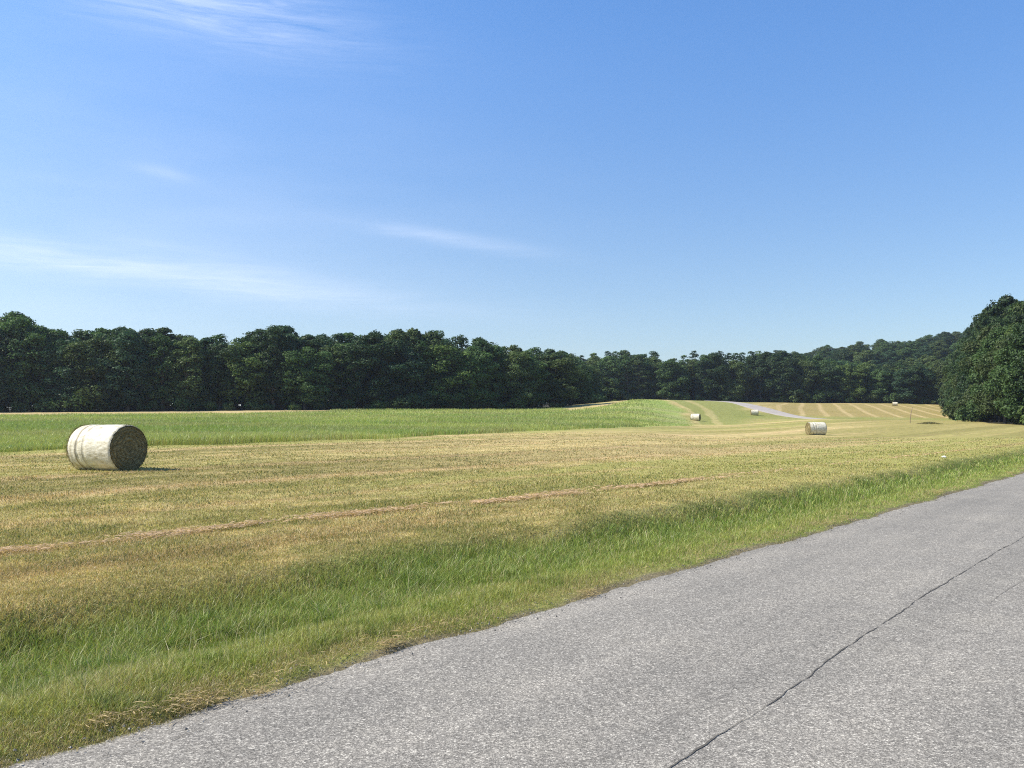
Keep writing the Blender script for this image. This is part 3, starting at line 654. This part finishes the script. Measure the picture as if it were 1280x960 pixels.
# hillside wood beyond
hill_top = lambda px: np.interp(px, [900, 950, 975, 1000, 1030, 1060, 1100, 1150, 1180, 1240], [452, 444, 433, 440, 436, 434, 433, 425, 421, 418])
hn = 0
for k, D in enumerate((395, 450, 510, 570, 625)):
    xs = np.arange((950 - 640) / F * D, (1235 - 640) / F * D, 7.4)
    for i, x0 in enumerate(xs):
        x = x0 + random.uniform(-2, 2); y = D + random.uniform(-8, 8); px = 640 + F * x / y
        H = random.uniform(12, 16)
        if k == 4: H = max(9, float(CAMZ + y * (HZ - hill_top(px)) / F - terrain([x], [y])[0]) * random.uniform(.9, 1.02))
        tint = random.choices(['dark', 'mid green', 'olive', 'blue-green'], [3, 4, 2, 3])[0]
        plant('oak', x, y, min(H, 22), 1.35, tint, f"distant {tint} oak tree on the far hillside, {ordn(i)} from left, {ordn(k)} tier up", 'trees of the far hillside')

# the rest of the wood behind its edge: one mass nobody could count
def deep_wood():
    Ls = []
    for wn, pts, rows, step, kinds in WOODS:
        if wn == 'wood behind the knoll': continue
        X, Y, NX, NY = walk(pts, .5); right = 'right' in wn
        for (d0, d1, z0, z1, size, dens) in ((8, 18, 0, 6, .5, 55), (17, 30, 0, 13.0, .75, 60)):
            if right and 'down' in wn: NXs, NYs = -NX, -NY
            else: NXs, NYs = NX, NY
            n = int(len(X) * .5 * dens); i = rng.integers(0, len(X), n); d = d0 + (d1 - d0) * rng.random(n)
            sg = 1
            x = X[i] + NX[i] * d * sg; y = Y[i] + NY[i] * d * sg
            top = z1 * (.65 + .5 * fbm(x * .2, y * .2, 3)); g = terrain(x, y); z = g + z0 + (top - z0) * rng.random(n)
            P = np.column_stack([x, y, z]); nr = rng.normal(size=(n, 3)) + [0, -.3, .3]; nr /= np.linalg.norm(nr, axis=1)[:, None]
            a = np.cross(nr, rng.normal(size=(n, 3))); a /= np.linalg.norm(a, axis=1)[:, None]; bb_ = np.cross(nr, a); sz = size * (.7 + .6 * rng.random(n))[:, None]
            Ls.append(np.stack([P - a * sz, P - bb_ * sz * .7, P + a * sz, P + bb_ * sz * .7], 1))
    L = np.concatenate(Ls).reshape(-1, 3)
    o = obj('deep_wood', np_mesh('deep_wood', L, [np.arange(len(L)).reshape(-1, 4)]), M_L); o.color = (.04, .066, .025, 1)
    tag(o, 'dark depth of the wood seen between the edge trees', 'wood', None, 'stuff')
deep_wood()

# ------------------------------------------------------------------ haze
me = bpy.data.meshes.new('haze'); bm = bmesh.new(); bmesh.ops.create_cube(bm, size=1)
for v in bm.verts: v.co = (v.co.x * 5200, v.co.y * 5200, -8 if v.co.z < 0 else 115)
bm.to_mesh(me); bm.free()
m, q = mat_new('haze'); pv = q.n('ShaderNodeVolumePrincipled'); pv.inputs['Color'].default_value = (.80, .88, 1.0, 1); pv.inputs['Density'].default_value = .00013; pv.inputs['Anisotropy'].default_value = .3
oo = q.n('ShaderNodeOutputMaterial'); q.t.links.new(pv.outputs[0], oo.inputs['Volume'])
tag(obj('haze', me, m), 'thin pale summer haze over the far woods', 'haze', None, 'stuff')

# ------------------------------------------------------------------ hay bales
def m_wrap():
    m, q = mat_new('net_wrap'); t = q.n('ShaderNodeTexCoord').outputs['Object']
    n = q.noise(q.mapping(t, (1.4, 3, 3)), 3, 5, .65); n2 = q.noise(q.mapping(t, (30, 4, 4)), 5, 4, .6); n3 = q.noise(t, 2.2, 3, .6)
    c = q.ramp(n, [(.28, (.30, .24, .13)), (.42, (.56, .51, .37)), (.58, (.74, .69, .55))])
    stain = q.ramp(n3, [(.56, 0.0), (.70, 1.0)])
    c = q.mix(q.math('MULTIPLY', stain, .35), c, (.48, .40, .24, 1))
    c = q.mix(q.math('MULTIPLY', q.ramp(n2, [(.45, 0.), (.7, 1.)]), .25), c, (.50, .46, .36, 1))
    # brown creases round the barrel near the far end
    sp = q.n('ShaderNodeSeparateXYZ'); q.t.links.new(t, sp.inputs[0]); wv = q.math('ADD', sp.outputs[0], q.math('MULTIPLY', n3, .10))
    for pos, wdt, am in ((-.42, .020, .75), (-.16, .014, .5), (-.60, .02, .4)):
        g = q.math('DIVIDE', q.math('SUBTRACT', wv, pos), wdt); g = q.math('EXPONENT', q.math('MULTIPLY', q.math('MULTIPLY', g, g), -1.0))
        c = q.mix(q.math('MULTIPLY', g, am), c, (.26, .19, .09, 1))
    return finish(m, q, principled(q, c, .6, .3, bump(q, n, .5, .04)))
def m_hay():
    m, q = mat_new('hay_end'); t = q.n('ShaderNodeTexCoord').outputs['Object']; sp = q.n('ShaderNodeSeparateXYZ'); q.t.links.new(t, sp.inputs[0])
    r = q.math('SQRT', q.math('ADD', q.math('MULTIPLY', sp.outputs[1], sp.outputs[1]), q.math('MULTIPLY', sp.outputs[2], sp.outputs[2])))
    a = q.math('ARCTAN2', sp.outputs[1], sp.outputs[2]); cv = q.n('ShaderNodeCombineXYZ'); q.put(cv.inputs[0], q.math('MULTIPLY', r, 9.0)); q.put(cv.inputs[1], q.math('MULTIPLY', a, 1.3)); q.put(cv.inputs[2], sp.outputs[0])
    n = q.noise(cv.outputs[0], 3.2, 5, .7, .5); n2 = q.noise(t, 30, 4, .7)
    f = q.math('ADD', q.math('MULTIPLY', n, .6), q.math('MULTIPLY', n2, .4))
    c = q.ramp(f, [(.34, (.07, .055, .026)), (.50, (.25, .205, .10)), (.66, (.50, .42, .22))])
    return finish(m, q, principled(q, c, .95, .1, bump(q, f, 1.0, .06)))
M_WRAP, M_HAY = m_wrap(), m_hay()
def bale_meshes(D, L, seed):
    r_ = np.random.default_rng(seed); R0 = D / 2; na, nx = 96, 44
    def shape(X, A, rad):
        n = fbm(X * 1.6 + seed, A * 1.3 + 10, 3) - .5; n2 = fbm(X * 7 + seed, A * 6 + 4, 3) - .5
        rr = rad * (1 + .028 * n + .016 * n2) - .032 * np.exp(-((X + .42) / .035) ** 2) - .020 * np.exp(-((X + .16) / .03) ** 2) - .010 * np.exp(-((X + .6) / .03) ** 2)
        Y = np.cos(A) * rr * 1.0; Z = np.sin(A) * rr * .985
        Z = np.where(Z < -R0 * .93, -R0 * .93 + (Z + R0 * .93) * .15, Z)       # squashed where it sits
        return Y, Z + R0 * .94
    a = np.linspace(0, 2 * math.pi, na, endpoint=False)
    # net wrap sleeve with rolled shoulders; stops short of the ends and is slightly ragged
    xs = np.linspace(-L / 2 + .015, L / 2 - .015, nx); X, A = np.meshgrid(xs, a, indexing='ij')
    e = (np.abs(X) - (L / 2 - .11)) / .11; sh = 1 - .055 * np.clip(e, 0, 1) ** 2.2 - .06 * np.clip((-X - (L / 2 - .30)) / .30, 0, 1) ** 1.8
    Xr = X.copy(); rag = .018 * (r_.random(na) - .2); Xr[0] += rag; Xr[-1] -= rag[::-1]
    Y, Z = shape(X, A, R0 * sh); V = np.stack([Xr, Y, Z], -1).reshape(-1, 3)
    i = np.arange(nx - 1)[:, None]; j = np.arange(na)[None]; jn = (j + 1) % na
    q = np.stack([i * na + j, i * na + jn, (i + 1) * na + jn, (i + 1) * na + j], -1).reshape(-1, 4)
    wrap = np_mesh('net_wrap', V, [q[:, ::-1]], None, True); wrap.materials.append(M_WRAP)
    ends = []
    for sg in (-1, 1):
        nr = 26; rf = np.linspace(0, 1, nr) ** .8; Vv = []; 
        for k_, f in enumerate(rf):
            xx = np.full(na, sg * (L / 2 - .02)); yy, zz = shape(xx, a, R0 * .945 * f) if f > 0 else shape(xx, a, 1e-4)
            if f < 1: yy = np.cos(a) * R0 * .935 * f; zz = np.maximum(np.sin(a) * R0 * .93 * f + R0 * .94, .06)
            ring = .012 * math.sin(f * 34) + .03 * (1 - f ** 4) * .6
            out_ = sg * (ring + .035 * (fbm(np.cos(a) * f * 5 + seed, np.sin(a) * f * 5 + sg * 3, 4) - .5)) * (1 if f < 1 else 0) - sg * .05 * (f == 1)
            Vv.append(np.column_stack([xx + out_, yy, zz]))
        V = np.vstack(Vv); i = np.arange(nr - 1)[:, None]; q = np.stack([i * na + j, i * na + jn, (i + 1) * na + jn, (i + 1) * na + j], -1).reshape(-1, 4)
        # loose stalks standing out of the end
        n = 2600; th = r_.random(n) * 6.283; rr = R0 * .95 * np.sqrt(r_.random(n)); P = np.column_stack([np.full(n, sg * (L / 2 - .01)), np.cos(th) * rr, np.maximum(np.sin(th) * rr + R0 * .94, .05)])
        tg = np.column_stack([sg * (.25 + .7 * r_.random(n)), -np.sin(th) + r_.normal(size=n) * .5, np.cos(th) + r_.normal(size=n) * .5]); tg /= np.linalg.norm(tg, axis=1)[:, None]
        ln = (.03 + .06 * r_.random(n))[:, None]; wv = np.cross(tg, r_.normal(size=(n, 3))); wv /= np.linalg.norm(wv, axis=1)[:, None]; wv *= .0035
        T = np.stack([P - wv, P + wv, P + tg * ln], 1).reshape(-1, 3); tri = np.arange(n * 3).reshape(-1, 3) + len(V)
        n = 1300; th = r_.random(n) * 6.283; P2 = np.column_stack([sg * (L / 2 - .03 - .05 * r_.random(n)), np.cos(th) * R0 * .95, np.maximum(np.sin(th) * R0 * .95 + R0 * .94, .04)])
        tg = np.column_stack([sg * r_.random(n), np.cos(th) + r_.normal(size=n) * .5, np.sin(th) + r_.normal(size=n) * .5]); tg /= np.linalg.norm(tg, axis=1)[:, None]
        ln = (.03 + .06 * r_.random(n) ** 2)[:, None]; wv = np.cross(tg, r_.normal(size=(n, 3))); wv /= np.linalg.norm(wv, axis=1)[:, None]; wv *= .003
        T2 = np.stack([P2 - wv, P2 + wv, P2 + tg * ln], 1).reshape(-1, 3); T = np.vstack([T, T2]); tri = np.arange(len(T)).reshape(-1, 3) + len(V)
        em = np_mesh('end_face', np.vstack([V, T]), [q if sg > 0 else q[:, ::-1], tri], None, False); em.materials.append(M_HAY); ends.append(em)
    return wrap, ends
def bale(px, D, axis_deg, dia, L, seed, label, cat='hay bale', sink=.03, meshes=None):
    x = (px - 640) / F * D; o = empty('hay_bale', (x, D, float(terrain([x], [D])[0]) - sink), R(axis_deg))
    tag(o, label, 'hay bale', 'round hay bales lying in the mown field')
    w_, e_ = meshes or bale_meshes(dia, L, seed)
    for nm, me in (('net_wrap', w_), ('end_face', e_[0]), ('end_face', e_[1])):
        c = bpy.data.objects.new(nm, me); COL.objects.link(c); c.parent = o
    return o, (w_, e_)
bale(134, 24.6, -24.5, 1.33, 1.70, 1, 'largest and nearest round hay bale, white wrapped, dark end facing right, at left')
_, ms = bale(1020, 84, 5, 1.30, 1.62, 2, 'white wrapped round bale with tan hay end on the left, in mid field')
bale(869.5, 160, -26, 1.30, 1.62, 3, 'small distant white round bale at the lower right foot of the green knoll', meshes=ms)
bale(943, 199, -4, 1.30, 1.50, 4, 'tiny distant round bale beside the pale lane', meshes=ms)
bale(1118.5, 300, -12, 1.35, 2.0, 5, 'farthest white round bale, at the edge of the wood above the raked field', meshes=ms)

# ------------------------------------------------------------------ small things
def on(px, D): x = (px - 640) / F * D; return x, D, float(terrain([x], [D])[0])
# leaning post with its unmown tuft
x, y, z = on(1137.5, 136)
po = empty('wooden_post', (x, y, z)); tag(po, 'thin leaning weathered wooden post standing in the field before the raked rows', 'post')
V, q = tube_np([(0, 0, -.3), (.04, 0, .8), (.16, 0, 1.6), (.36, .02, 2.45)], [.055, .052, .048, .045], 10)
cap = np.arange(30, 40)[None, :]
obj('pole', np_mesh('pole', V, [q, cap], None, True), M_POST, po)
V, q = tube_np([(.26, -.08, 2.1), (.28, .10, 2.1)], [.03, .03], 8); obj('bolt', np_mesh('bolt', V, [q], None, True), M_POST, po)
n = 2600; gx = x + rng.normal(0, .75, n); gy = y - 6.5 + rng.normal(0, .5, n); hh = (.14 + .22 * rng.random(n)) * np.exp(-((gx - x) / 1.5) ** 2)
V, qq, tt, c_ = blades(gx, gy, hh + .05, .03 + .02 * rng.random(n), .6 + 0 * gx, jitter(np.tile(C(.21, .19, .075), (n, 1)), .3))
tu = obj('grass_tuft', np_mesh('grass_tuft', V, [qq, tt], c_), M_B); tag(tu, 'dark uncut grass tuft on the ground in front of the leaning post', 'grass tuft')
# crumpled white scrap on the verge
D = CAMZ * F / (576 - HZ); x, y, z = on(1180, D)
bm = bmesh.new(); bmesh.ops.create_icosphere(bm, subdivisions=3, radius=1)
for v in bm.verts:
    k = 1 + .45 * (fbm(v.co.x * 2 + 3, v.co.y * 2 + v.co.z, 3) - .5) * 2; v.co = (v.co.x * .085 * k, v.co.y * .065 * k, .05 + v.co.z * .035 * k + .015 * math.sin(v.co.x * 6))
me = bpy.data.meshes.new('scrap'); bm.to_mesh(me); bm.free()
so = obj('litter', me, M_LITTER, None, (x, y, z + .03)); so.rotation_euler = (0, 0, .4)
tag(so, 'small crumpled white scrap lying on the green verge near the road', 'litter')
